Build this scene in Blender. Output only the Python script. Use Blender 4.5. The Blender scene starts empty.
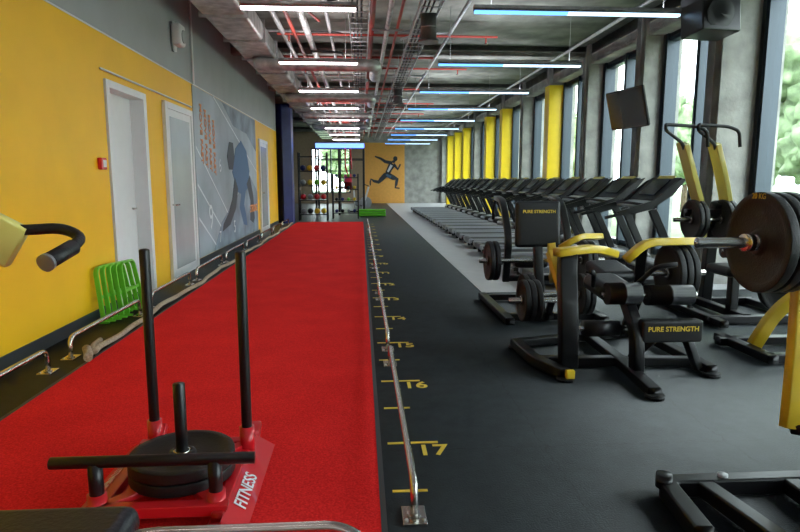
import bpy, bmesh, math, random
from mathutils import Vector, Matrix, Euler, noise
random.seed(7)
V=Vector
# ---------------------------------------------------------------- materials
def newmat(name):
    m=bpy.data.materials.new(name); m.use_nodes=True
    nt=m.node_tree; b=nt.nodes['Principled BSDF']
    return m,nt,b
def mat(name,col,rough=.5,metal=0,var=0,vscale=8,bump=0,bscale=60,emit=None,es=0,coat=0):
    m,nt,b=newmat(name)
    b.inputs['Base Color'].default_value=(*col,1); b.inputs['Roughness'].default_value=rough
    b.inputs['Metallic'].default_value=metal
    if coat: b.inputs['Coat Weight'].default_value=coat
    tc=nt.nodes.new('ShaderNodeTexCoord')
    if var:
        n=nt.nodes.new('ShaderNodeTexNoise'); n.inputs['Scale'].default_value=vscale; n.inputs['Detail'].default_value=6
        nt.links.new(tc.outputs['Object'],n.inputs['Vector'])
        r=nt.nodes.new('ShaderNodeValToRGB'); r.color_ramp.elements[0].position=.3; r.color_ramp.elements[1].position=.7
        r.color_ramp.elements[0].color=(*[c*(1-var) for c in col],1); r.color_ramp.elements[1].color=(*[min(1,c*(1+var)) for c in col],1)
        nt.links.new(n.outputs['Fac'],r.inputs['Fac']); nt.links.new(r.outputs['Color'],b.inputs['Base Color'])
    if bump:
        n2=nt.nodes.new('ShaderNodeTexNoise'); n2.inputs['Scale'].default_value=bscale; n2.inputs['Detail'].default_value=4
        nt.links.new(tc.outputs['Object'],n2.inputs['Vector'])
        bp=nt.nodes.new('ShaderNodeBump'); bp.inputs['Strength'].default_value=bump; bp.inputs['Distance'].default_value=.02
        nt.links.new(n2.outputs['Fac'],bp.inputs['Height']); nt.links.new(bp.outputs['Normal'],b.inputs['Normal'])
    if emit:
        b.inputs['Emission Color'].default_value=(*emit,1); b.inputs['Emission Strength'].default_value=es
    return m
M={}
M['yellow_wall']=mat('yellow_wall_paint',(.92,.52,.004),.5,var=.04,vscale=2)
M['grey_wall']=mat('grey_wall_paint',(.36,.39,.40),.6,var=.05,vscale=2)
M['concrete']=mat('raw_concrete',(.34,.335,.31),.8,var=.3,vscale=3,bump=.3,bscale=20)
M['ceil']=mat('ceiling_concrete',(.25,.245,.22),.9,var=.45,vscale=1.8,bump=.4,bscale=12)
M['orange']=mat('spotlit_orange_paint',(.85,.42,.09),.6,var=.05)  # orange paint, with the spotlight's brightness raised into the colour
M['brown']=mat('dim_wall_paint',(.34,.25,.17),.7,var=.1)
M['dark']=mat('dark_rubber_skirting',(.03,.033,.038),.5)
M['white']=mat('white_paint',(.74,.76,.76),.4,var=.02)
M['frame']=mat('window_frame_metal',(.024,.038,.052),.35,metal=.3)
M['ypanel']=mat('yellow_panel',(.94,.66,.01),.45,var=.03)
M['blue']=mat('navy_blue_panel',(.016,.022,.16),.4,var=.1)
M['black']=mat('black_powdercoat',(.007,.007,.008),.34,var=.2,vscale=30)
M['blackm']=mat('black_matte_rubber',(.008,.008,.009),.5,bump=.15,bscale=120)
M['vinyl']=mat('black_vinyl',(.010,.010,.013),.36,bump=.12,bscale=90)
M['yellow']=mat('yellow_enamel',(.80,.56,.03),.32,coat=.3,var=.03)
M['ytxt']=mat('yellow_print',(.75,.55,.05),.5)
M['paley']=mat('pale_yellow_enamel',(.74,.64,.16),.35,coat=.3)
M['chrome']=mat('brushed_steel',(.66,.64,.60),.24,metal=1,var=.05,vscale=40)
M['red']=mat('red_enamel',(.62,.012,.02),.3,coat=.4)
M['green']=mat('lime_green_plastic',(.14,.56,.03),.4)
M['rope']=mat('beige_rope',(.42,.34,.24),.9,var=.35,vscale=60,bump=.6,bscale=80)
M['silver']=mat('silver_plastic',(.36,.38,.41),.35,metal=.4)
M['screen']=mat('glass_screen',(.02,.025,.035),.1)
M['foil']=mat('foil_duct',(.55,.55,.55),.38,metal=.7,var=.35,vscale=6,bump=.9,bscale=9)
M['galv']=mat('galvanised_metal',(.45,.46,.47),.4,metal=.6,var=.2,vscale=15)
M['redpipe']=mat('red_pipe',(.40,.05,.035),.45)
M['ledw']=mat('led_white',(1,1,1),.5,emit=(1.0,.90,.96),es=6)
M['ledb']=mat('led_blue_white',(.1,.3,.8),.5,emit=(.13,.40,1.0),es=1.4)
M['ledc']=mat('led_cool_white',(.5,.7,1),.5,emit=(.50,.74,1.0),es=1.7)
M['ledp']=mat('led_blue',(.2,.2,1),.5,emit=(.10,.22,1.0),es=2)
M['frost']=mat('frosted_glass',(.44,.49,.50),.25,var=.1,vscale=1.5)
M['leaf']=mat('tree_foliage',(.17,.24,.12),.8,var=.5,vscale=3,bump=1,bscale=10)
M['bark']=mat('tree_bark',(.12,.08,.05),.9,var=.3)
M['grass']=mat('outdoor_grass',(.18,.24,.13),.9,var=.3,vscale=2)
M['sil']=mat('mural_black_print',(.03,.035,.05),.6)
M['silb']=mat('mural_blue_print',(.05,.12,.24),.6)
M['orprint']=mat('mural_orange_print',(.82,.30,.08),.6)
M['wprint']=mat('mural_white_print',(.70,.75,.78),.6)
M['gprint']=mat('mural_grey_print',(.20,.25,.31),.6,var=.4,vscale=2)
M['mural']=mat('mural_base_print',(.33,.39,.44),.5,var=.3,vscale=.8)
# turf
m,nt,b=newmat('red_turf'); M['turf']=m
tc=nt.nodes.new('ShaderNodeTexCoord')
n=nt.nodes.new('ShaderNodeTexNoise'); n.inputs['Scale'].default_value=110; n.inputs['Detail'].default_value=5
nt.links.new(tc.outputs['Object'],n.inputs['Vector'])
n3=nt.nodes.new('ShaderNodeTexNoise'); n3.inputs['Scale'].default_value=2.2; n3.inputs['Detail'].default_value=6
nt.links.new(tc.outputs['Object'],n3.inputs['Vector'])
ad=nt.nodes.new('ShaderNodeMath'); ad.operation='ADD'; nt.links.new(n.outputs['Fac'],ad.inputs[0])
mu=nt.nodes.new('ShaderNodeMath'); mu.operation='MULTIPLY'; mu.inputs[1].default_value=.35; nt.links.new(n3.outputs['Fac'],mu.inputs[0]); nt.links.new(mu.outputs[0],ad.inputs[1])
r=nt.nodes.new('ShaderNodeValToRGB'); r.color_ramp.elements[0].position=.42; r.color_ramp.elements[1].position=.9
r.color_ramp.elements[0].color=(.60,.012,.014,1); r.color_ramp.elements[1].color=(.95,.036,.035,1)
nt.links.new(ad.outputs[0],r.inputs['Fac']); nt.links.new(r.outputs['Color'],b.inputs['Base Color'])
bp=nt.nodes.new('ShaderNodeBump'); bp.inputs['Strength'].default_value=.4; bp.inputs['Distance'].default_value=.008
nt.links.new(n.outputs['Fac'],bp.inputs['Height']); nt.links.new(bp.outputs['Normal'],b.inputs['Normal'])
b.inputs['Roughness'].default_value=1; b.inputs['Specular IOR Level'].default_value=.06
# rubber floor
m,nt,b=newmat('rubber_tile_floor'); M['rubber']=m
tc=nt.nodes.new('ShaderNodeTexCoord')
n=nt.nodes.new('ShaderNodeTexNoise'); n.inputs['Scale'].default_value=6; n.inputs['Detail'].default_value=14; n.inputs['Roughness'].default_value=.8
nt.links.new(tc.outputs['Object'],n.inputs['Vector'])
r=nt.nodes.new('ShaderNodeValToRGB'); r.color_ramp.elements[0].position=.3; r.color_ramp.elements[1].position=.75
r.color_ramp.elements[0].color=(.006,.009,.011,1); r.color_ramp.elements[1].color=(.024,.031,.036,1)
nt.links.new(n.outputs['Fac'],r.inputs['Fac'])
br=nt.nodes.new('ShaderNodeTexBrick'); br.offset=0; br.inputs['Scale'].default_value=1; br.inputs['Brick Width'].default_value=1; br.inputs['Row Height'].default_value=1
br.inputs['Mortar Size'].default_value=.003; br.inputs['Color1'].default_value=(1,1,1,1); br.inputs['Color2'].default_value=(.93,.93,.93,1); br.inputs['Mortar'].default_value=(.4,.4,.4,1)
wv=nt.nodes.new('ShaderNodeTexNoise'); wv.inputs['Scale'].default_value=14; nt.links.new(tc.outputs['Object'],wv.inputs['Vector'])
vm=nt.nodes.new('ShaderNodeVectorMath'); vm.operation='MULTIPLY_ADD'; vm.inputs[1].default_value=(.08,.08,0)
nt.links.new(wv.outputs['Color'],vm.inputs[0]); nt.links.new(tc.outputs['Object'],vm.inputs[2]); nt.links.new(vm.outputs[0],br.inputs['Vector'])
mx=nt.nodes.new('ShaderNodeMix'); mx.data_type='RGBA'; mx.blend_type='MULTIPLY'; mx.inputs[0].default_value=1
nt.links.new(r.outputs['Color'],mx.inputs[6]); nt.links.new(br.outputs['Color'],mx.inputs[7]); nt.links.new(mx.outputs[2],b.inputs['Base Color'])
n2=nt.nodes.new('ShaderNodeTexNoise'); n2.inputs['Scale'].default_value=120; nt.links.new(tc.outputs['Object'],n2.inputs['Vector'])
bp=nt.nodes.new('ShaderNodeBump'); bp.inputs['Strength'].default_value=.25; bp.inputs['Distance'].default_value=.01
nt.links.new(n2.outputs['Fac'],bp.inputs['Height']); nt.links.new(bp.outputs['Normal'],b.inputs['Normal'])
b.inputs['Roughness'].default_value=.44; b.inputs['Specular IOR Level'].default_value=.42
M['greyfloor']=mat('grey_vinyl_floor',(.46,.46,.475),.45,var=.06,vscale=4)
# window glass
m=bpy.data.materials.new('clear_glass'); m.use_nodes=True; nt=m.node_tree; nt.nodes.clear(); M['glass']=m
o=nt.nodes.new('ShaderNodeOutputMaterial'); t=nt.nodes.new('ShaderNodeBsdfTransparent'); t.inputs[0].default_value=(.90,.95,.94,1)
g=nt.nodes.new('ShaderNodeBsdfGlossy'); g.inputs['Roughness'].default_value=.02; x=nt.nodes.new('ShaderNodeMixShader'); x.inputs[0].default_value=.06
nt.links.new(t.outputs[0],x.inputs[1]); nt.links.new(g.outputs[0],x.inputs[2]); nt.links.new(x.outputs[0],o.inputs[0])

# ---------------------------------------------------------------- builder
def fillet(pts,r,n=5):
    pts=[V(p) for p in pts]
    if r<=0 or len(pts)<3: return pts
    out=[pts[0]]
    for i in range(1,len(pts)-1):
        a,p,c=pts[i-1],pts[i],pts[i+1]
        d=min(r,(a-p).length*.48,(c-p).length*.48)
        q0=p+(a-p).normalized()*d; q2=p+(c-p).normalized()*d
        for k in range(n+1):
            t=k/n; out.append(q0*(1-t)**2+p*2*t*(1-t)+q2*t*t)
    out.append(pts[-1]); return out
class B:
    def __init__(s,name): s.name=name; s.bm=bmesh.new(); s.mats=[]
    def mi(s,m):
        m=M[m] if isinstance(m,str) else m
        if m not in s.mats: s.mats.append(m)
        return s.mats.index(m)
    def add(s,tb,m,mx=None):
        i=s.mi(m)
        if mx is not None: bmesh.ops.transform(tb,matrix=mx,verts=tb.verts)
        mp={}
        for v in tb.verts: mp[v]=s.bm.verts.new(v.co)
        for f in tb.faces:
            try: nf=s.bm.faces.new([mp[v] for v in f.verts]); nf.material_index=i
            except ValueError: pass
        tb.free()
    def box(s,c,d,m,rot=(0,0,0),bev=0,seg=2):
        tb=bmesh.new(); bmesh.ops.create_cube(tb,size=1)
        bmesh.ops.scale(tb,vec=d,verts=tb.verts)
        if bev>0: bmesh.ops.bevel(tb,geom=list(tb.edges),offset=min(bev,min(d)*.48),segments=seg,profile=.5,affect='EDGES')
        s.add(tb,m,Matrix.Translation(c)@Euler(rot).to_matrix().to_4x4()); return s
    def bx(s,a,b,m,bev=0,seg=2):
        c=[(a[i]+b[i])/2 for i in range(3)]; d=[abs(a[i]-b[i]) for i in range(3)]
        return s.box(c,d,m,bev=bev,seg=seg)
    def cyl(s,a,b,r,m,seg=18,r2=None):
        a=V(a);b=V(b);d=b-a; tb=bmesh.new()
        bmesh.ops.create_cone(tb,cap_ends=True,segments=seg,radius1=r,radius2=r if r2 is None else r2,depth=d.length)
        q=V((0,0,1)).rotation_difference(d.normalized())
        s.add(tb,m,Matrix.Translation((a+b)/2)@q.to_matrix().to_4x4()); return s
    def sph(s,c,r,m,sc=(1,1,1),sub=3):
        tb=bmesh.new(); bmesh.ops.create_icosphere(tb,subdivisions=sub,radius=r)
        s.add(tb,m,Matrix.Translation(c)@Matrix.Diagonal((*sc,1))); return s
    def sweep(s,pts,prof,m,up=(0,0,1),scale=None):
        pts=[V(p) for p in pts]; n=len(pts); T=[]
        for i in range(n):
            a=pts[max(0,i-1)];c=pts[min(n-1,i+1)]; T.append((c-a).normalized())
        up=V(up); side=T[0].cross(up)
        if side.length<.05: side=T[0].cross(V((1,0,0)))
        if side.length<.05: side=T[0].cross(V((0,1,0)))
        side.normalize(); nor=side.cross(T[0]).normalized()
        tb=bmesh.new(); rings=[]
        for i in range(n):
            if i>0:
                q=T[i-1].rotation_difference(T[i]); side=q@side; nor=q@nor
            k=1 if scale is None else scale[i] if isinstance(scale,list) else scale
            rings.append([tb.verts.new(pts[i]+side*x*k+nor*y*k) for x,y in prof])
        k=len(prof)
        for i in range(n-1):
            for j in range(k):
                tb.faces.new([rings[i][j],rings[i][(j+1)%k],rings[i+1][(j+1)%k],rings[i+1][j]])
        tb.faces.new(rings[0][::-1]); tb.faces.new(rings[-1])
        bmesh.ops.recalc_face_normals(tb,faces=tb.faces)
        s.add(tb,m); return s
    def tube(s,pts,r,m,fil=.05,seg=12):
        return s.sweep(fillet(pts,fil),[(r*math.cos(2*math.pi*i/seg),r*math.sin(2*math.pi*i/seg)) for i in range(seg)],m)
    def bar(s,pts,w,h,m,fil=.03,up=(0,0,1)):
        c=min(w,h)*.14;w/=2;h/=2
        pr=[(-w+c,-h),(w-c,-h),(w,-h+c),(w,h-c),(w-c,h),(-w+c,h),(-w,h-c),(-w,-h+c)]
        return s.sweep(fillet(pts,fil),pr,m,up)
    def lathe(s,c,axis,prof,m,seg=40):
        tb=bmesh.new(); k=len(prof); R=[]
        for i in range(seg):
            a=2*math.pi*i/seg; R.append([tb.verts.new((r*math.cos(a),r*math.sin(a),h)) for r,h in prof])
        for i in range(seg):
            A=R[i];C=R[(i+1)%seg]
            for j in range(k): tb.faces.new([A[j],C[j],C[(j+1)%k],A[(j+1)%k]])
        bmesh.ops.recalc_face_normals(tb,faces=tb.faces)
        q=V((0,0,1)).rotation_difference(V(axis).normalized())
        s.add(tb,m,Matrix.Translation(c)@q.to_matrix().to_4x4()); return s
    def plate(s,c,axis,R=.22,t=.045,m='blackm',ring=True):
        h=t/2
        s.lathe(c,axis,[(.026,-h),(R*.24,-h),(R*.28,-h*.35),(R*.78,-h*.35),(R*.84,-h),(R*.985,-h),(R,-h*.7),(R,h*.7),(R*.985,h),(R*.84,h),(R*.78,h*.35),(R*.28,h*.35),(R*.24,h),(.026,h)],m)
        if ring: s.lathe(c,axis,[(.024,-h*1.06),(.036,-h*1.06),(.036,h*1.06),(.024,h*1.06)],'chrome',24)
        return s
    def poly(s,pts,ext,m):
        tb=bmesh.new(); vs=[tb.verts.new(p) for p in pts]; f=tb.faces.new(vs)
        r=bmesh.ops.extrude_face_region(tb,geom=[f]); nv=[e for e in r['geom'] if isinstance(e,bmesh.types.BMVert)]
        bmesh.ops.translate(tb,vec=ext,verts=nv); bmesh.ops.recalc_face_normals(tb,faces=tb.faces)
        s.add(tb,m); return s
    def text(s,t,size,mx,m,ext=.002,align='CENTER',off=0):
        cu=bpy.data.curves.new('t','FONT'); cu.body=t; cu.size=size; cu.extrude=ext; cu.align_x=align; cu.align_y='CENTER'; cu.offset=off
        ob=bpy.data.objects.new('t',cu); bpy.context.scene.collection.objects.link(ob)
        bpy.context.view_layer.update()
        me=bpy.data.meshes.new_from_object(ob.evaluated_get(bpy.context.evaluated_depsgraph_get()))
        tb=bmesh.new(); tb.from_mesh(me); s.add(tb,m,mx)
        bpy.data.objects.remove(ob); bpy.data.curves.remove(cu); bpy.data.meshes.remove(me); return s
    def done(s,origin=None):
        bm=s.bm
        for f in bm.faces: f.smooth=True
        for e in bm.edges:
            if len(e.link_faces)==2:
                if e.calc_face_angle(0)>.6: e.smooth=False
            else: e.smooth=False
        xs=[v.co for v in bm.verts]
        if origin is None:
            mn=[min(v[i] for v in xs) for i in range(3)]; mxx=[max(v[i] for v in xs) for i in range(3)]
            origin=((mn[0]+mxx[0])/2,(mn[1]+mxx[1])/2,mn[2])
        bmesh.ops.translate(bm,vec=-V(origin),verts=bm.verts)
        me=bpy.data.meshes.new(s.name); bm.to_mesh(me); bm.free()
        for m in s.mats: me.materials.append(m)
        ob=bpy.data.objects.new(s.name,me); bpy.context.scene.collection.objects.link(ob); ob.location=origin
        return ob
def dup(ob,loc,rz=0):
    o=bpy.data.objects.new(ob.name.split('.')[0],ob.data); bpy.context.scene.collection.objects.link(o); o.location=loc; o.rotation_euler=(0,0,rz); return o
def TX(c,xd,yd):
    xd=V(xd).normalized(); yd=V(yd).normalized(); z=xd.cross(yd)
    return Matrix.Translation(c)@Matrix((xd,yd,z)).transposed().to_4x4()

# ---------------------------------------------------------------- room shell
XL,XR,YB,YE,H=-2.65,5.2,-3.0,36.0,4.2
B('floor').bx((-6.2,YB-.2,-.15),(XR+.3,YE+.2,0),'rubber').done((0,0,0))
B('grey_floor_strip').bx((1.5,7.3,.0),(XR-.02,YE-.02,.006),'greyfloor').done()
B('ceiling').bx((-6.2,YB-.2,H),(XR+.3,YE+.2,H+.2),'ceil').done((0,0,0))
w=B('wall_left'); zy=2.9
for y0,y1,z0 in ((YB,6.6,0),(6.6,7.8,2.45),(7.8,19.5,0)):
    w.bx((XL-.25,y0,z0),(XL,y1,zy),'yellow_wall'); 
w.bx((XL-.25,YB,zy),(XL,19.5,H),'grey_wall'); w.bx((XL-.6,6.5,0),(XL-.26,7.9,2.6),'white')
w.done((0,0,0))
B('wall_side_recess').bx((-6.2,19.5,0),(-6,YE,H),'grey_wall').bx((-6.2,19.35,0),(XL-.25,19.5,H),'grey_wall').done((0,0,0))
B('baseboard_left').bx((XL,YB,0),(XL+.015,6.55,.11),'dark').bx((XL,9.82,0),(XL+.015,15.9,.11),'dark').bx((XL,17.45,0),(XL+.015,19.4,.11),'dark').done()
B('wall_back').bx((-6.2,YB-.2,0),(XR+.3,YB,H),'grey_wall').done((0,0,0))
w=B('wall_end'); w.bx((.2,YE,0),(2.6,YE+.2,3.55),'orange'); w.bx((2.6,YE,0),(XR+.3,YE+.2,3.55),'concrete'); w.bx((.2,YE,3.55),(XR+.3,YE+.2,H),'concrete')
w.bx((-6.2,YE,0),(-2.9,YE+.2,H),'brown').bx((-.6,YE,0),(.2,YE+.2,H),'brown').bx((-2.9,YE,3.2),(-.6,YE+.2,H),'brown').bx((-2.9,YE,0),(-.6,YE+.2,.6),'brown'); w.done((0,0,0))
w=B('window_end'); w.bx((-2.9,YE+.08,.6),(-.6,YE+.1,3.2),'glass')
for x in (-2.87,-1.75,-.63): w.bx((x-.04,YE+.02,.6),(x+.04,YE+.16,3.2),'frame')
for z in (.63,1.9,3.17): w.bx((-2.9,YE+.02,z-.03),(-.6,YE+.16,z+.03),'frame')
w.done()
# right window wall
B('wall_right').bx((XR-.35,YB,3.8),(XR+.3,YE,H),'concrete').bx((XR-.1,YB,0),(XR+.3,YE,.1),'concrete').done((0,0,0))
cy=[7.85+2.55*i for i in range(-4,12)]
yel={3,5,6,8,9,10}
for i,y in enumerate(cy):
    k=i-4; xi=4.62 if k<=0 else 4.80
    c=B('concrete_column'); c.bx((xi,y-.17,0),(XR+.25,y+.17,H),'concrete')
    if k in yel:
        c.bx((xi-.04,y-.205,.0),(XR-.06,y-.17,3.75),'ypanel'); c.bx((xi-.04,y-.17,0),(xi,y+.17,3.75),'ypanel')
    c.done()
wn=1
for i in range(len(cy)-1):
    a,b_=cy[i]+.17,cy[i+1]-.17
    w=B('window_%d'%wn); wn+=1
    w.bx((XR+.02,a+.05,.12),(XR+.035,b_-.05,3.78),'glass')
    md=(a+b_)/2
    for yy,hw in ((a+.07,.07),(md,.05),(b_-.07,.07)): w.bx((XR-.09,yy-hw,.1),(XR+.12,yy+hw,3.8),'frame')
    for z in (.15,3.74): w.bx((XR-.05,a,z-.06),(XR+.1,b_,z+.06),'frame')
    w.bx((XR-.05,a,1.0),(XR+.1,md,1.06),'frame')
    w.done()
# turf
B('red_turf_track').bx((-2.1,YB+.05,0),(.07,20,.012),'turf').done((0,0,0))
B('turf_edge_trim').bx((.07,YB+.05,0),(.095,20,.014),'dark').bx((-2.125,YB+.05,0),(-2.1,20,.014),'dark').done()
# distance markings
w=B('distance_markings')
for n in range(1,18):
    y=3.04+(17-n)*1.0
    w.bx((.13,y-.011,0.001),(.40,y+.011,.004),'ytxt'); w.bx((.13,y-.5-.010,.001),(.29,y-.5+.010,.004),'ytxt')
    w.text(str(n),.17,TX((.36,y-.10,.004),(1,0,0),(0,1,0)),'ytxt',ext=.001,off=.003)
w.done()
B('blue_pillar').bx((-2.76,19.55,0),(-2.19,20.15,3.75),'blue').bx((-2.72,19.6,3.75),(-2.23,20.1,H),'concrete').done()

# ---------------------------------------------------------------- doors
d=B('door_1'); x=XL
d.bx((x-.26,6.62,0),(x+.02,6.70,2.44),'white',bev=.004).bx((x-.26,7.70,0),(x+.02,7.80,2.44),'white',bev=.004).bx((x-.26,6.70,2.36),(x+.02,7.70,2.44),'white',bev=.004)
d.bx((x-.2,6.70,0.01),(x-.15,7.70,2.36),'white'); d.tube([(x-.15,7.58,1.05),(x-.09,7.58,1.05),(x-.09,7.45,1.05)],.011,'chrome',.02); d.done()
for nm,y0,y1 in (('door_2',8.43,9.77),('door_3',16.0,17.35)):
    d=B(nm)
    d.bx((x,y0,0),(x+.05,y0+.09,2.45),'white',bev=.005).bx((x,y1-.09,0),(x+.05,y1,2.45),'white',bev=.005).bx((x,y0+.09,2.36),(x+.05,y1-.09,2.45),'white',bev=.005)
    d.bx((x,y0+.09,.01),(x+.035,y1-.09,2.36),'white')
    d.bx((x+.03,y0+.2,.14),(x+.04,y1-.2,2.26),'frost')
    d.tube([(x+.035,y0+.15,1.05),(x+.09,y0+.15,1.05),(x+.09,y0+.28,1.05)],.011,'chrome',.02); d.done()
B('trim_1').tube([(x+.02,6.5,2.52),(x+.02,9.8,2.52)],.012,'white').done()
B('trim_2').bx((x,YB,zy-.008),(x+.006,19.4,zy+.008),'white').done()
B('wall_conduit').tube([(x+.02,10.0,2.9),(x+.02,10.0,4.18)],.02,'white').done()
# mural
w=B('wall_mural'); w.bx((x,9.95,.12),(x+.012,15.6,2.88),'mural')
def fl(pts,m,e=.004,xo=.012): w.poly([(x+xo,p[0],p[1]) for p in pts],(e,0,0),m)
fl([(10.9,.12),(15.6,.12),(15.6,1.1),(14.6,1.5),(13.6,1.2),(12.6,.9),(11.6,.6)],'gprint')
fl([(12.0,2.86),(15.6,2.86),(15.6,2.1),(14.4,2.45),(13.0,2.5)],'gprint')
fl([(12.7,1.55),(13.1,2.05),(13.7,2.25),(14.3,2.05),(14.6,1.6),(14.3,1.2),(13.7,1.05),(13.1,1.15)],'silb',.005,.012)
fl([(12.25,1.85),(12.5,2.15),(12.85,2.15),(12.95,1.85),(12.75,1.6),(12.4,1.6)],'sil',.005,.012)
fl([(12.9,1.45),(12.6,1.0),(12.2,.75),(11.7,.55),(11.6,.42),(12.3,.5),(12.9,.8),(13.2,1.2)],'sil',.006,.012)
fl([(14.2,1.3),(14.6,.9),(14.5,.45),(14.9,.35),(15.1,.45),(15.0,1.0),(14.6,1.5)],'sil',.006,.012)
fl([(13.6,1.2),(13.3,.8),(13.7,.4),(14.1,.35),(14.0,.6),(13.8,.85),(14.1,1.2)],'silb',.007,.012)
for t,y,z,s in (('9',10.75,.72,.62),('6',11.6,1.65,.35),('5',12.7,.42,.36),('7',11.4,.33,.3)):
    w.text(t,s,TX((x+.02,y,z),(0,1,0),(0,0,1)),'wprint')
for i in range(4): w.text('MOVE FAST',.19,TX((x+.02,10.35+.28*i,2.15-.06*i),(0,0,-1),(0,1,0)),'orprint',off=.004)
w.text('STRONG',.24,TX((x+.02,15.0,.70),(0,1,0),(0,0,1)),'orprint',off=.005)
for y0,z0,y1,z1 in ((10.0,1.3,12.2,.14),(10.0,1.9,13.2,.14),(11.3,2.86,15.55,1.6),(10.0,.75,11.2,.14)):
    fl([(y0,z0),(y1,z1),(y1+.06,z1),(y0,z0+.04)],'wprint',.003,.012)
w.done()
# sprinter on end wall
w=B('sprinter_mural')
def limb(pts,ws,m='sil'):
    L=[];R=[]
    for i,p in enumerate(pts):
        a=V(pts[max(0,i-1)]);c=V(pts[min(len(pts)-1,i+1)]); t=(c-a).normalized(); nn=V((-t.y,t.x))
        L.append(V(p)+nn*ws[i]);R.append(V(p)-nn*ws[i])
    w.poly([(q.x,YE-.003,q.y) for q in L+R[::-1]],(0,-.012 if m=='sil' else -.02,0),m)
limb([(1.55,1.65),(1.70,2.0),(1.88,2.33)],[.14,.16,.2]); 
tb=[(2.05+.13*math.cos(a*.5236),2.62+.15*math.sin(a*.5236)) for a in range(12)]
w.poly([(p[0],YE-.003,p[1]) for p in tb],(0,-.012,0),'sil')
limb([(1.9,2.4),(2.0,2.5),(2.05,2.6)],[.1,.07,.07])
limb([(1.88,2.36),(1.45,2.45),(1.2,2.62),(.85,2.75)],[.1,.09,.07,.04])
limb([(1.95,2.3),(2.2,2.0),(2.35,2.3)],[.09,.07,.05])
limb([(1.58,1.7),(1.95,1.5),(2.15,1.42),(2.1,1.1),(2.05,.92),(2.3,.88)],[.15,.14,.1,.08,.05,.04])
limb([(1.5,1.7),(1.2,1.4),(1.05,1.25),(.8,1.3),(.6,1.42),(.55,1.2)],[.15,.13,.1,.08,.05,.04])
limb([(1.6,1.85),(1.72,2.05),(1.83,2.25)],[.05,.07,.08],'wprint'); limb([(1.52,1.72),(1.62,1.6),(1.8,1.56)],[.06,.09,.07],'silb')
w.done()

# ---------------------------------------------------------------- ceiling services
def ceiling_fill(x0,x1,y,col,e):  # added upward fill on top of each strip, brightens the ceiling
    L=bpy.data.lights.new('ceiling_fill_uplight','AREA'); L.shape='RECTANGLE'; L.size=x1-x0; L.size_y=.07; L.energy=e; L.color=col
    o=bpy.data.objects.new('ceiling_fill_uplight',L); bpy.context.scene.collection.objects.link(o); o.location=((x0+x1)/2,y,3.375); o.rotation_euler=(math.pi,0,0)
def strip(nm,x0,x1,y,m):
    s=B(nm); s.bx((x0,y-.035,3.3),(x1,y+.035,3.36),'galv')
    if m=='ledb':
        xm=x0+(x1-x0)*.45; s.bx((x0+.01,y-.033,3.275),(xm,y+.033,3.3),'ledb'); s.bx((xm,y-.033,3.275),(x1-.01,y+.033,3.3),'ledc'); ceiling_fill(x0,x1,y,(.85,.92,1),13)
    else:
        s.bx((x0+.01,y-.033,3.275),(x1-.01,y+.033,3.3),m); ceiling_fill(x0,x1,y,(1,.94,.95),9)
    for xx in (x0+.2,x1-.2): s.cyl((xx,y,3.36),(xx,y,H),.004,'galv',6)
    return s.done()
for i in range(9):
    y=7.1+3.18*i
    strip('linear_led_light',-1.32,-.03,y,'ledw'); strip('linear_led_light',1.3,3.72,y,'ledb')
for y in (3.9,.7,-2.4):
    strip('linear_led_light',-1.32,-.03,y,'ledw'); strip('linear_led_light',1.3,3.72,y,'ledb')
for y in [3.0+5.1*i for i in range(7)]:
    B('ceiling_beam').bx((-6,y-.15,3.98),(XR-.35,y+.15,H),'ceil').done()
s=B('foil_air_duct'); s.bx((-2.15,1,3.62),(-1.55,34,3.92),'foil',bev=.05,seg=3)
for i in range(22): s.bx((-2.18,1.2+1.5*i,3.59),(-1.52,1.25+1.5*i,3.94),'galv')
s.done()
s=B('foil_branch_duct')
for y in (11.6,16.2,20.7,25): s.tube([(-1.85,y,3.62),(-1.85,y,3.5),(.3,y,3.5),(.3,y+1.2,3.5)],.11,'foil',.12,16)
s.done()
s=B('service_pipes')  # includes extra red runs added to imitate a reddish reflection in the foil
for xx,z,r,m in ((-1.3,3.88,.04,'galv'),(-1.1,3.86,.03,'redpipe'),(-.85,3.8,.055,'foil'),(-.5,3.9,.03,'galv'),(.45,3.82,.04,'foil'),(.62,3.85,.025,'redpipe'),(1.55,3.88,.03,'galv'),(4.1,3.9,.03,'galv')):
    s.tube([(xx,-2,z),(xx,35,z)],r,m)
for i in range(14):
    y=4.4+2.2*i; s.tube([(-2.1,y,3.955),(1.6,y,3.955)],.022,'galv' if i%2 else 'redpipe')
for i in range(40):
    y=2+.8*i+random.uniform(-.2,.2); x0=random.uniform(-1.4,.4); z=random.uniform(3.7,3.95)
    s.tube([(x0,y,z),(x0+random.uniform(.3,.9),y+.05,z),(x0+random.uniform(.3,.9),y+random.uniform(.3,.9),z)],random.choice((.012,.02,.035)),random.choice(('galv','foil','redpipe','blackm')),.1,8)
s.done()
s=B('sprinkler_pipe'); s.tube([(.2,-2,3.9),(.2,35,3.9)],.045,'redpipe')
for i in range(11):
    y=1.5+3.1*i; s.tube([(-1.4,y,3.86),(2.4,y,3.86)],.02,'redpipe'); 
    for xx in (-1.2,2.2): s.cyl((xx,y,3.86),(xx,y,3.75),.012,'redpipe',8).cyl((xx,y,3.75),(xx,y,3.735),.03,'chrome',10)
s.done()
s=B('cable_tray')
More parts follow.
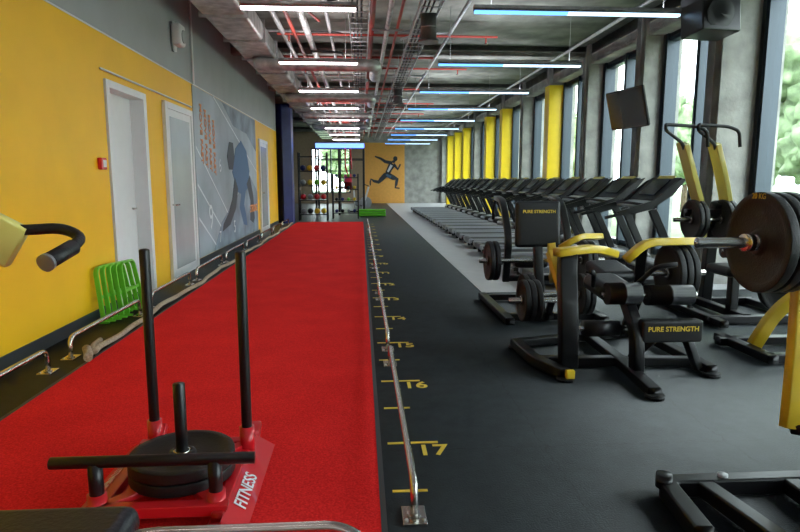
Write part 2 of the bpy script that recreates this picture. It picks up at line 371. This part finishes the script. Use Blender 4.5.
for x0 in (.8,-.15):
    s.bx((x0,-1,3.66),(x0+.015,35,3.72),'galv').bx((x0+.28,-1,3.66),(x0+.295,35,3.72),'galv')
    for i in range(118): s.bx((x0,-1+.3*i,3.66),(x0+.295,-1+.3*i+.03,3.668),'galv')
    for i in range(24): s.cyl((x0+.01,-.5+1.5*i,3.7),(x0+.01,-.5+1.5*i,3.98),.005,'galv',6).cyl((x0+.285,-.5+1.5*i,3.7),(x0+.285,-.5+1.5*i,3.98),.005,'galv',6)
    for k in range(3): s.tube([(x0+.06+.06*k,-1+j*1.5,3.685+.01*math.sin(j*2.1+k)) for j in range(24)],.014,'blackm',.3,6)
s.done()
for yy in (8.6,15.5):
    s=B('air_diffuser'); s.cyl((.95,yy,3.3),(.95,yy,3.64),.11,'galv',24).cyl((.95,yy,3.27),(.95,yy,3.3),.14,'galv',24).done()
# hanging speaker
s=B('hanging_speaker'); s.box((4.03,7.0,3.27),(.5,.38,.46),'black',rot=(-.1,0,.15),bev=.02); s.bar([(4.03,7.05,3.45),(4.03,7.05,H)],.05,.05,'black'); s.lathe((4.02,6.795,3.24),(.15,-1,-.1),[(.0,0),(.16,0),(.17,.02),(0.0,.012)],'blackm',24); s.done()
# tv
s=B('wall_tv'); q=Matrix.Translation((4.26,9.6,2.52))@(Euler((0,0,math.radians(-80))).to_matrix()@Euler((math.radians(14),0,0)).to_matrix()).to_4x4()
tb=bmesh.new(); bmesh.ops.create_cube(tb,size=1); bmesh.ops.scale(tb,vec=(.98,.05,.62),verts=tb.verts); bmesh.ops.bevel(tb,geom=list(tb.edges),offset=.012,segments=2,affect='EDGES'); s.add(tb,'black',q)
tb=bmesh.new(); bmesh.ops.create_cube(tb,size=1); bmesh.ops.scale(tb,vec=(.93,.01,.57),verts=tb.verts); s.add(tb,'screen',q@Matrix.Translation((0,-.024,0)))
s.bar([(4.29,9.62,2.52),(4.5,9.95,2.62),(4.85,10.25,2.62)],.05,.05,'black'); s.done()
s=B('wall_speaker'); s.box((x+.09,9.06,3.42),(.14,.26,.3),'white',bev=.04,seg=3); s.cyl((x+.16,9.06,3.4),(x+.175,9.06,3.4),.09,'grey_wall',20); s.bx((x,9.02,3.2),(x+.05,9.1,3.6),'white'); s.done()
s=B('fire_alarm_button'); s.box((x+.025,6.38,1.56),(.05,.12,.12),'red',bev=.01); s.bx((x+.05,6.345,1.525),(x+.054,6.415,1.595),'white'); s.done()

# ---------------------------------------------------------------- rails
def rail(xx,y0,y1,h=.15,r=.017):
    s=B('low_steel_rail'); s.tube([(xx,y0,0.0),(xx,y0,h),(xx,y1,h),(xx,y1,0.0)],r,'chrome',.10,14)
    for yy in (y0,y1): s.box((xx,yy,.006),(.10,.14,.012),'chrome',bev=.003); s.cyl((xx,yy,0.01),(xx,yy,.02),.03,'chrome')
    for yy in (y0,y1):
        for dx in (-.035,.035): s.cyl((xx+dx,yy-.045,.01),(xx+dx,yy-.045,.018),.008,'galv',8)
    s.done()
y=2.33
while y<18.5: rail(.21,y,y+2.1); y+=2.5
y=2.9
while y<19: rail(-2.30,y,y+1.5,.17,.019); y+=1.85
# rope
pts=[(-2.17+.03*math.sin(i*.9)+.02*math.sin(i*2.3),4.95+i*.35,.038) for i in range(42)]
s=B('battle_rope'); s.tube([(-2.24,5.15,.04),(-2.22,4.95,.04),(-2.12,4.75,.04)]+pts,.024,'rope',.15,10); s.tube([(-2.22,4.85,.05),(-2.14,4.70,.05),(-2.1,4.6,.048)],.034,'rope',.1,10); s.done()
# hurdles
for i in range(5):
    s=B('agility_hurdle'); y0=5.92+.085*i
    def hp(yy,zz): return (XL+.05+.025*i+(.55-zz)*.14,yy,zz)
    wd=.46
    s.bar([hp(y0,.02),hp(y0+.05,.5),hp(y0+.1,.54),hp(y0+wd-.1,.54),hp(y0+wd-.05,.5),hp(y0+wd,.02)],.02,.045,'green',.06,up=(1,0,0))
    s.bar([hp(y0+.02,.25),hp(y0+wd-.02,.25)],.015,.03,'green')
    for yy in (y0,y0+wd): s.bar([(hp(yy,.02)[0]-.07,yy,.012),(hp(yy,.02)[0]+.05,yy,.012)],.035,.022,'green')
    s.done()

# ---------------------------------------------------------------- sled
s=B('weight_sled')
for xx in (-1.07,-.58):
    s.bar([(xx,2.02,.10),(xx,2.12,.035),(xx,2.98,.035),(xx,3.1,.11)],.075,.04,'red',.05)
    s.bar([(xx,2.25,.07),(xx,2.95,.07)],.05,.05,'red')
for yy in (2.3,2.9): s.bar([(-1.1,yy,.09),(-.55,yy,.09)],.06,.05,'red')
s.bx((-1.0,2.42,.08),(-.65,2.78,.105),'red',bev=.005)
s.bar([(-1.05,2.3,.1),(-.83,2.55,.1),(-1.05,2.85,.1)],.05,.03,'red',.05)
s.bar([(-.60,2.3,.1),(-.8,2.55,.1),(-.60,2.85,.1)],.05,.03,'red',.05)
for xx,yy in ((-1.05,2.96),(-.57,2.85)):
    s.cyl((xx,yy,.05),(xx,yy,.2),.036,'red'); s.cyl((xx,yy,.15),(xx,yy,1.06),.025,'black'); s.sph((xx,yy,1.06),.025,'black',(1,1,.4))
for xx in (-1.07,-.6):
    s.cyl((xx,2.33,.05),(xx,2.33,.15),.038,'red'); s.cyl((xx,2.33,.12),(xx,2.33,.28),.028,'black')
s.cyl((-1.24,2.33,.285),(-.44,2.33,.285),.024,'black')
s.plate((-.8,2.57,.135),(0,0,1),.225,.05); s.plate((-.8,2.57,.188),(0,0,1),.225,.05)
s.cyl((-.8,2.57,.1),(-.8,2.57,.52),.026,'black')
s.box((-.51,2.6,.055),(.11,.8,.012),'red',rot=(0,.55,0)); s.text('FITNESS',.08,TX((-.508,2.48,.066),(0,1,0),(-.85,0,.52)),'wprint',ext=.001,off=.001)
s.box((-1.14,2.6,.055),(.11,.8,.012),'red',rot=(0,-.55,0)); s.text('FITNESS',.08,TX((-1.13,2.6,.072),(0,-1,0),(.85,0,.52)),'wprint',ext=.001)
s.done()

# ---------------------------------------------------------------- treadmill
s=B('treadmill')
for sy in (-1,1):
    s.box((.85,.33*sy,.16),(1.75,.12,.09),'silver',bev=.02); s.box((.85,.395*sy,.10),(1.7,.03,.06),'black',bev=.01)
    s.bar([(1.85,.40*sy,.06),(1.78,.41*sy,.35),(1.45,.41*sy,1.02)],.05,.10,'black',.15,up=(1,0,0))
    s.poly([(.98,.41*sy-.02,.99),(1.10,.41*sy-.02,.94),(1.42,.41*sy-.02,1.02),(1.70,.41*sy-.02,1.20),(1.88,.41*sy-.02,1.42),(1.76,.41*sy-.02,1.38),(1.45,.41*sy-.02,1.13)],(0,.04,0),'black')
    s.tube([(1.5,.41*sy,1.08),(1.1,.41*sy,.98),(.85,.41*sy,.92)],.02,'blackm',.08)
    s.cyl((.1,.33*sy,0),(.1,.33*sy,.13),.035,'black'); s.cyl((1.7,.36*sy,0),(1.7,.36*sy,.13),.035,'black')
s.bx((.03,-.28,.15),(1.5,.28,.185),'blackm',bev=.015); s.bx((.0,-.39,.09),(.09,.39,.2),'black',bev=.02)
s.box((1.78,0,.20),(.62,.78,.24),'black',bev=.08,seg=4); s.box((1.6,0,.29),(.3,.5,.05),'silver',rot=(0,-.2,0),bev=.02)
s.box((1.68,0,1.27),(.42,.78,.035),'black',rot=(0,-.75,0),bev=.015); s.box((1.66,0,1.295),(.28,.44,.012),'screen',rot=(0,-.75,0))
s.box((1.82,0,1.42),(.05,.42,.015),'paley',rot=(0,-.75,0)); s.box((1.42,0,1.08),(.20,.76,.035),'silver',rot=(0,-.3,0),bev=.015)
s.tube([(1.35,-.39,1.08),(1.25,-.2,1.10),(1.25,.2,1.10),(1.35,.39,1.08)],.018,'blackm',.1)
tm=s.done((0,0,0)); tm.location=(2.2,7.75,.006)
for i in range(1,17): dup(tm,(2.2,7.75+1.14*i,.006))

# ---------------------------------------------------------------- strength machine B
s=B('plate_loaded_leg_curl_machine')
s.bar([(1.42,3.98,.05),(1.3,4.3,.05),(1.28,4.8,.05)],.09,.08,'black',.1)
s.bar([(1.3,4.3,.05),(2.5,4.2,.05)],.08,.07,'black'); s.bar([(1.3,4.8,.05),(2.45,5.1,.05)],.08,.07,'black')
s.bar([(1.88,3.6,.04),(1.92,4.2,.06),(1.95,5.0,.06)],.09,.07,'black'); s.bar([(2.5,4.0,.05),(2.48,5.1,.05)],.09,.07,'black')
for p in ((1.42,3.98),(1.88,3.6),(2.5,4.0),(1.28,4.8)): s.cyl((p[0],p[1],0),(p[0],p[1],.03),.06,'blackm')
s.bx((1.41,3.92,.03),(1.47,3.96,.09),'yellow',bev=.005)
s.bar([(1.50,4.15,.05),(1.47,4.1,.4),(1.48,4.2,.75),(1.5,4.25,.86)],.13,.1,'black',.2,up=(0,1,0))
s.bar([(1.40,4.2,.88),(1.72,4.3,.90),(1.95,4.5,.83)],.09,.06,'yellow',.12)
s.bar([(1.45,4.2,.60),(1.42,4.4,.86)],.06,.06,'yellow')
for dx in (0,.05,.1): s.plate((1.32+dx,4.75,.42),(1,0,0),.17,.04)
s.cyl((1.2,4.75,.42),(1.6,4.75,.42),.024,'chrome')
s.bar([(1.92,3.95,.05),(1.93,4.0,.35),(1.98,4.35,.55)],.08,.1,'black',.1,up=(0,1,0))
s.box((1.86,4.35,.60),(.28,.36,.13),'vinyl',rot=(.15,0,.1),bev=.06,seg=4)
s.box((2.02,4.72,.66),(.3,.34,.1),'vinyl',rot=(.2,0,.1),bev=.045,seg=4)
s.cyl((1.76,4.15,.585),(2.0,4.15,.585),.08,'vinyl',24)
s.cyl((2.08,4.2,.56),(2.42,4.2,.56),.075,'vinyl',24); s.cyl((1.74,4.18,.57),(2.46,4.2,.56),.02,'chrome')
s.cyl((1.60,4.15,.33),(1.86,4.15,.33),.06,'vinyl',24); s.cyl((1.5,4.15,.33),(1.95,4.15,.33),.02,'chrome')
s.box((2.16,3.98,.35),(.44,.09,.16),'black',bev=.02); s.text('PURE STRENGTH',.048,TX((2.16,3.93,.37),(1,0,0),(0,0,1)),'ytxt',ext=.001,off=.001)
s.bar([(2.3,4.0,.28),(2.42,4.05,.05)],.06,.06,'black'); s.bar([(2.05,4.0,.28),(1.95,4.1,.12)],.06,.06,'black')
s.bar([(2.05,4.5,.78),(2.2,4.5,.92),(2.62,4.55,.92)],.08,.06,'yellow',.1); s.bar([(2.2,4.55,.9),(2.3,4.8,.4),(2.3,5.0,.08)],.08,.08,'black')
s.cyl((2.3,4.6,.66),(2.75,4.6,.66),.024,'chrome')
for dx in (0,.055,.11): s.plate((2.46+dx,4.6,.66),(1,0,0),.23,.045)
s.tube([(2.05,4.3,.62),(2.12,4.15,.78),(2.25,4.1,.80)],.018,'blackm',.06)
s.tube([(1.72,4.3,.62),(1.66,4.15,.74),(1.60,4.05,.76)],.018,'blackm',.06)
s.done()
# machine A
s=B('plate_loaded_chest_press_machine')
for xx in (1.42,2.35): s.bar([(xx,5.55,.05),(xx,6.9,.05)],.09,.07,'black')
s.bar([(1.4,5.75,.05),(2.4,5.75,.05)],.08,.07,'black'); s.bar([(1.4,6.75,.05),(2.4,6.75,.05)],.08,.07,'black'); s.bar([(1.85,5.7,.06),(1.85,6.8,.06)],.09,.08,'black')
s.bar([(1.82,5.9,.06),(1.80,5.95,.5),(1.79,6.05,1.05)],.09,.08,'black',.2,up=(0,1,0))
s.box((1.79,6.0,.95),(.46,.09,.47),'vinyl',rot=(-.08,0,0),bev=.035,seg=4); s.box((1.79,5.955,.93),(.38,.01,.36),'black',rot=(-.08,0,0),bev=.004)
s.text('PURE STRENGTH',.044,TX((1.79,5.948,1.08),(1,0,0),(0,.08,1)),'ytxt',ext=.001,off=.001)
s.box((1.79,6.35,.52),(.36,.42,.09),'vinyl',bev=.04,seg=4)
s.bar([(1.92,5.95,.76),(1.95,5.9,.5),(2.0,6.1,.35)],.08,.06,'yellow',.1,up=(0,1,0)); s.bar([(1.98,5.85,.72),(2.15,5.8,.84),(2.45,6.0,.82)],.08,.06,'yellow',.1)
for sx,xx in ((-1,1.50),(1,2.12)):
    s.bar([(xx,6.1,.35),(xx,6.0,.8),(xx,6.3,1.18),(xx,6.6,1.2)],.05,.07,'black',.15,up=(1,0,0))
    s.tube([(xx,6.6,1.2),(xx,6.75,1.1),(xx,6.75,.95)],.018,'blackm',.06)
    s.bar([(xx,6.1,.38),(1.8,6.1,.38)],.06,.06,'black')
for x0 in (1.30,1.36,2.28,2.34): s.plate((x0,6.0,.58),(1,0,0),.2,.045)
s.cyl((1.2,6.0,.58),(2.5,6.0,.58),.024,'chrome')
for x0 in (1.56,1.62): s.plate((x0,5.6,.30),(1,0,0),.2,.045)
for x0 in (2.12,2.18): s.plate((x0,5.6,.30),(1,0,0),.2,.045)
s.cyl((1.5,5.6,.30),(2.26,5.6,.30),.024,'chrome'); s.bar([(1.85,5.6,.3),(1.85,5.75,.06)],.06,.06,'black')
s.done()
# machine C (lat pulldown)
s=B('plate_loaded_lat_pulldown_machine')
for xx in (3.4,4.35): s.bar([(xx,5.3,.05),(xx,6.6,.05)],.09,.07,'black')
s.bar([(3.35,5.5,.05),(4.4,5.5,.05)],.08,.08,'black'); s.bar([(3.35,6.4,.05),(4.4,6.4,.05)],.08,.08,'black')
s.bar([(3.85,6.4,.05),(3.85,6.35,.9),(3.8,6.2,1.15)],.12,.1,'black',.2,up=(0,1,0)); s.bar([(3.45,6.2,1.05),(4.05,6.2,1.05)],.08,.08,'black')
for x0 in (0,.33):
    s.bar([(3.26+x0,6.0,1.76),(3.44+x0,6.1,1.40),(3.62+x0*.9,6.2,1.06),(3.66+x0*.9,6.25,.8)],.06,.16,'paley',.15,up=(0,1,0))
    s.tube([(3.28+x0,6.0,1.70),(3.20+x0,5.9,1.76),(3.0+x0,5.85,1.88),(2.97+x0,5.8,1.90),(2.97+x0,5.8,1.93),(3.3+x0,5.85,1.92),(3.42+x0,5.85,1.88),(3.44+x0,5.85,1.72)],.017,'blackm',.05)
    for k in range(2): s.plate((3.50+x0+.055*k,6.15,.98),(1,0,0),.21,.045)
s.cyl((3.3,6.15,.98),(4.2,6.15,.98),.024,'chrome')
s.box((3.75,5.75,.5),(.38,.42,.1),'vinyl',bev=.045,seg=4); s.bar([(3.75,5.75,.06),(3.75,5.75,.45)],.09,.09,'black',up=(0,1,0)); s.bar([(3.75,5.5,.06),(3.75,6.4,.06)],.09,.08,'black')
for xx in (3.6,3.92): s.cyl((xx-.11,5.55,.72),(xx+.11,5.55,.72),.07,'vinyl',20)
s.bar([(3.75,5.75,.45),(3.75,5.55,.72)],.05,.05,'yellow',up=(1,0,0)); s.cyl((3.48,5.55,.72),(4.04,5.55,.72),.018,'chrome')
for x0 in (3.15,3.21): s.plate((x0,5.9,.42),(1,0,0),.2,.045)
s.cyl((3.08,5.9,.42),(3.45,5.9,.42),.024,'chrome'); s.bar([(3.4,5.9,.42),(3.4,5.9,.06)],.05,.05,'black',up=(0,1,0))
s.done()
# machine E
s=B('plate_loaded_leg_press_machine')
s.bar([(3.0,4.75,.05),(4.4,4.75,.05)],.09,.07,'black'); s.bar([(3.1,4.2,.05),(3.1,4.9,.05)],.09,.07,'black'); s.bar([(3.1,4.25,.05),(4.4,4.25,.05)],.08,.07,'black')
s.bar([(3.15,4.5,.08),(3.3,4.5,.35),(3.9,4.5,.8)],.08,.1,'yellow',.15); s.bar([(3.9,4.25,.05),(3.9,4.5,.8),(3.9,4.75,.05)],.08,.08,'black',.1)
s.box((4.0,4.5,.75),(.4,.4,.1),'vinyl',rot=(0,-.5,0),bev=.04,seg=4)
s.cyl((3.5,4.2,.5),(3.5,4.8,.5),.024,'chrome'); 
for yy in (4.25,4.72): s.plate((3.5,yy,.5),(0,1,0),.2,.045)
s.done()
# machine D (near right)
s=B('plate_loaded_row_machine')
s.bar([(1.30,2.05,.05),(1.34,2.42,.05),(2.9,2.42,.05)],.08,.08,'black',.05); s.bar([(1.5,2.42,.05),(1.62,1.6,.05)],.08,.07,'black'); s.bar([(1.9,2.42,.05),(1.9,1.5,.05)],.08,.07,'black')
s.bar([(1.2,1.62,.05),(2.9,1.62,.05)],.08,.08,'black'); s.cyl((1.32,2.4,.06),(1.32,2.4,.12),.035,'black'); s.cyl((1.6,2.42,.06),(1.6,2.42,.10),.022,'galv')
s.bar([(2.7,2.42,.05),(2.7,2.5,1.2),(2.3,2.6,1.25)],.1,.1,'black',.1,up=(0,1,0))
s.bar([(2.10,2.66,1.25),(2.06,2.64,.95),(2.04,2.6,.6),(2.00,2.55,.25)],.06,.09,'yellow',.25,up=(1,0,0))
s.bar([(2.10,2.66,1.2),(2.35,2.6,1.25)],.08,.08,'yellow')
s.cyl((1.52,2.62,1.115),(2.3,2.62,1.115),.024,'chrome'); s.cyl((1.74,2.62,1.115),(1.78,2.62,1.115),.04,'chrome')
for k in range(3): s.plate((1.82+.055*k,2.62,1.115),(1,0,0),.23,.045)
s.plate((1.99,2.62,1.115),(1,0,0),.16,.04)
s.text('20 KG',.036,TX((1.796,2.62,1.325),(0,-1,0),(0,0,1)),'ytxt',ext=.001)
s.bar([(2.0,2.55,.25),(2.2,2.45,.24),(2.7,2.45,.25)],.05,.05,'black',.08)
s.box((2.3,2.0,.5),(.36,.42,.1),'vinyl',bev=.045,seg=4); s.bar([(2.3,2.0,.05),(2.3,2.0,.45)],.09,.09,'black',up=(0,1,0)); s.bar([(2.3,1.62,.05),(2.3,2.42,.05)],.09,.08,'black')
s.done()
# left near machine
s=B('plate_loaded_shoulder_press_machine')
s.bar([(-1.9,1.0,.052),(-1.9,2.0,.052)],.09,.08,'black').bar([(-1.3,1.0,.052),(-1.3,2.0,.052)],.09,.08,'black').bar([(-1.95,1.5,.06),(-1.25,1.5,.06)],.08,.08,'black')
s.bar([(-1.6,1.5,.06),(-1.6,1.5,1.3)],.1,.1,'black',up=(0,1,0)); s.box((-1.6,1.28,.5),(.36,.36,.09),'vinyl',bev=.04,seg=4); s.bar([(-1.6,1.28,.45),(-1.6,1.5,.3)],.06,.06,'black')
s.bar([(-1.6,1.5,1.25),(-1.35,1.62,1.40),(-1.08,1.68,1.30),(-.94,1.7,1.215)],.05,.12,'paley',.12)
s.tube([(-1.02,1.69,1.27),(-.93,1.7,1.262),(-.83,1.72,1.268),(-.765,1.70,1.243),(-.765,1.62,1.218),(-.785,1.54,1.195)],.015,'blackm',.05,14)
s.cyl((-.766,1.64,1.222),(-.784,1.545,1.197),.021,'blackm'); s.cyl((-.784,1.545,1.197),(-.787,1.533,1.193),.023,'silver')
s.done()
# near bench bottom left
s=B('exercise_bench')
s.box((-.76,.98,.612),(.48,.76,.08),'vinyl',bev=.035,seg=4)
s.tube([(-.66,1.0,.57),(-.6,1.27,.596),(-.5,1.3,.602),(-.06,1.3,.602),(.0,1.28,.58),(.0,1.15,.3),(.0,1.1,.02)],.014,'chrome',.06,14)
s.bar([(-.76,.65,.56),(-.76,1.25,.56)],.07,.05,'black')
for yy in (.7,1.2): s.bar([(-.76,yy,.56),(-.76,yy,.04)],.06,.06,'black',up=(0,1,0)); s.bar([(-1.0,yy,.038),(-.56,yy,.038)],.06,.05,'black')
s.bar([(-.56,1.2,.035),(.02,1.1,.035)],.04,.04,'black')
s.done()

# ---------------------------------------------------------------- far equipment
cols=['black','red','blue','yellow','green','silver']
for nm,x0,y0,wd,ht in (('ball_storage_rack',-2.1,20.7,.95,2.3),('dumbbell_storage_rack',-1.0,21.6,.9,1.6)):
    s=B(nm)
    for xx in (x0,x0+wd):
        for yy in (y0,y0+.4): s.bar([(xx,yy,.01),(xx,yy,ht)],.05,.05,'black',up=(0,1,0))
    nz=5 if ht>2 else 4
    for k in range(nz):
        z=.2+k*(ht-.35)/(nz-1); s.bx((x0,y0,z),(x0+wd,y0+.4,z+.03),'black')
        if k<nz-1 or ht<2:
            for j in range(4):
                xx=x0+.13+j*(wd-.26)/3
                if nm[0]=='b': s.sph((xx,y0+.2,z+.03+.1),.1,random.choice(cols),sub=2)
                else:
                    c=random.choice(cols); s.cyl((xx,y0+.06,z+.09),(xx,y0+.16,z+.09),.058,c,8).cyl((xx,y0+.24,z+.09),(xx,y0+.34,z+.09),.058,c,8).cyl((xx,y0+.1,z+.09),(xx,y0+.3,z+.09),.018,'chrome',8)
    s.done()
s=B('functional_training_rig')
for xx in (-1.75,-.85,.12):
    for yy in (24,25.4): s.bar([(xx,yy,0),(xx,yy,2.75)],.08,.08,'black',up=(0,1,0))
    s.bar([(xx,24,2.7),(xx,25.4,2.7)],.08,.08,'black')
for yy in (24,25.4):
    s.bar([(-1.75,yy,2.7),(.12,yy,2.7)],.08,.1,'black'); s.bar([(-1.75,yy,2.2),(.12,yy,2.2)],.04,.04,'black')
s.bx((-1.75,23.93,2.62),(.14,23.95,2.80),'ledp')
s.tube([(-.6,24,2.65),(-.6,23.9,1.9),(-.5,23.8,1.6)],.03,'red',.1); s.tube([(-.4,24,2.65),(-.35,23.9,1.8)],.03,'red',.1); s.cyl((-.5,23.8,1.0),(-.5,23.8,1.6),.16,'red',20)
s.done()
s=B('step_platform'); 
for k in range(3): s.box((.42,23.2,.05+.09*k),(1.05,.42,.08),'green',bev=.03)
ob=s.done(); 
s=B('exercise_bike'); bx,by=-.05,25.9
s.box((bx,by,.05),(1.0,.12,.06),'black',bev=.02).box((bx-.45,by,.05),(.08,.5,.07),'black',bev=.02).box((bx+.45,by,.05),(.08,.5,.07),'black',bev=.02)
s.lathe((bx+.25,by,.42),(0,1,0),[(.05,-.04),(.24,-.02),(.26,-.03),(.26,.03),(.24,.02),(.05,.04)],'silver',28)
s.bar([(bx-.2,by,.08),(bx-.25,by,.95)],.07,.07,'white',up=(0,1,0)); s.bar([(bx+.1,by,.08),(bx+.38,by,1.1)],.08,.07,'white',up=(0,1,0)); s.box((bx+.05,by,.4),(.5,.1,.24),'silver',bev=.06,seg=3)
s.box((bx-.28,by,1.0),(.28,.2,.07),'vinyl',bev=.03,seg=3); s.tube([(bx+.2,by-.22,1.2),(bx+.4,by-.2,1.12),(bx+.4,by+.2,1.12),(bx+.2,by+.22,1.2)],.018,'blackm',.06); s.box((bx+.45,by,1.25),(.05,.3,.2),'screen',bev=.01)
s.cyl((bx+.05,by-.2,.35),(bx+.05,by+.2,.35),.02,'chrome',8).box((bx+.05,by-.2,.3),(.1,.1,.03),'black').box((bx+.05,by+.2,.4),(.1,.1,.03),'black')
s.done()
# ---------------------------------------------------------------- outside
B('outdoor_ground').bx((XR+.4,-30,-.3),(60,90,-.2),'grass').bx((-30,YE+.3,-.3),(XR+.3,90,-.2),'grass').done((0,0,-.3))
def tree():
    s=B('tree'); s.cyl((0,0,0),(0,0,3),.16,'bark',10,.08)
    for i in range(9):
        a=i*2.4; r=1.1*(i%3)/2; c=V((r*math.cos(a),r*math.sin(a),2.3+i*.32)); tb=bmesh.new(); bmesh.ops.create_icosphere(tb,subdivisions=4,radius=.95)
        for v in tb.verts: v.co*=1+.35*noise.noise(v.co*2.5+V((i*3,0,0)))+.2*noise.noise(v.co*7)
        s.add(tb,'leaf',Matrix.Translation(c))
    return s.done((0,0,0))
t=tree(); t.location=(12.5,12,-.2)
for p in ((10.8,8.3),(13,16.5),(15,22),(12.2,5),(16,29),(13,36),(-1,46),(20,9)): dup(t,(p[0],p[1],-.2),p[0]*2.1)

for ob in bpy.context.scene.objects:
    if ob.type=='MESH' and ob.name.split('.')[0] not in ('tree','floor','ceiling','outdoor_ground'):
        md=ob.modifiers.new('weighted_normals','WEIGHTED_NORMAL'); md.keep_sharp=True; md.weight=80
# ---------------------------------------------------------------- light
W=bpy.data.worlds.new('sky'); bpy.context.scene.world=W; W.use_nodes=True
bg=W.node_tree.nodes['Background']; bg.inputs[0].default_value=(.90,.95,1,1); bg.inputs[1].default_value=6.8
cd=bpy.data.cameras.new('camera'); cd.sensor_width=36; cd.lens=27; cd.clip_end=300
cam=bpy.data.objects.new('camera',cd); bpy.context.scene.collection.objects.link(cam)
cam.location=(0,0,1.4); cam.rotation_euler=(math.radians(90-8.2),0,math.radians(-3.7))
bpy.context.scene.camera=cam
bpy.context.scene.view_settings.view_transform='Standard'
bpy.context.scene.view_settings.exposure=.9
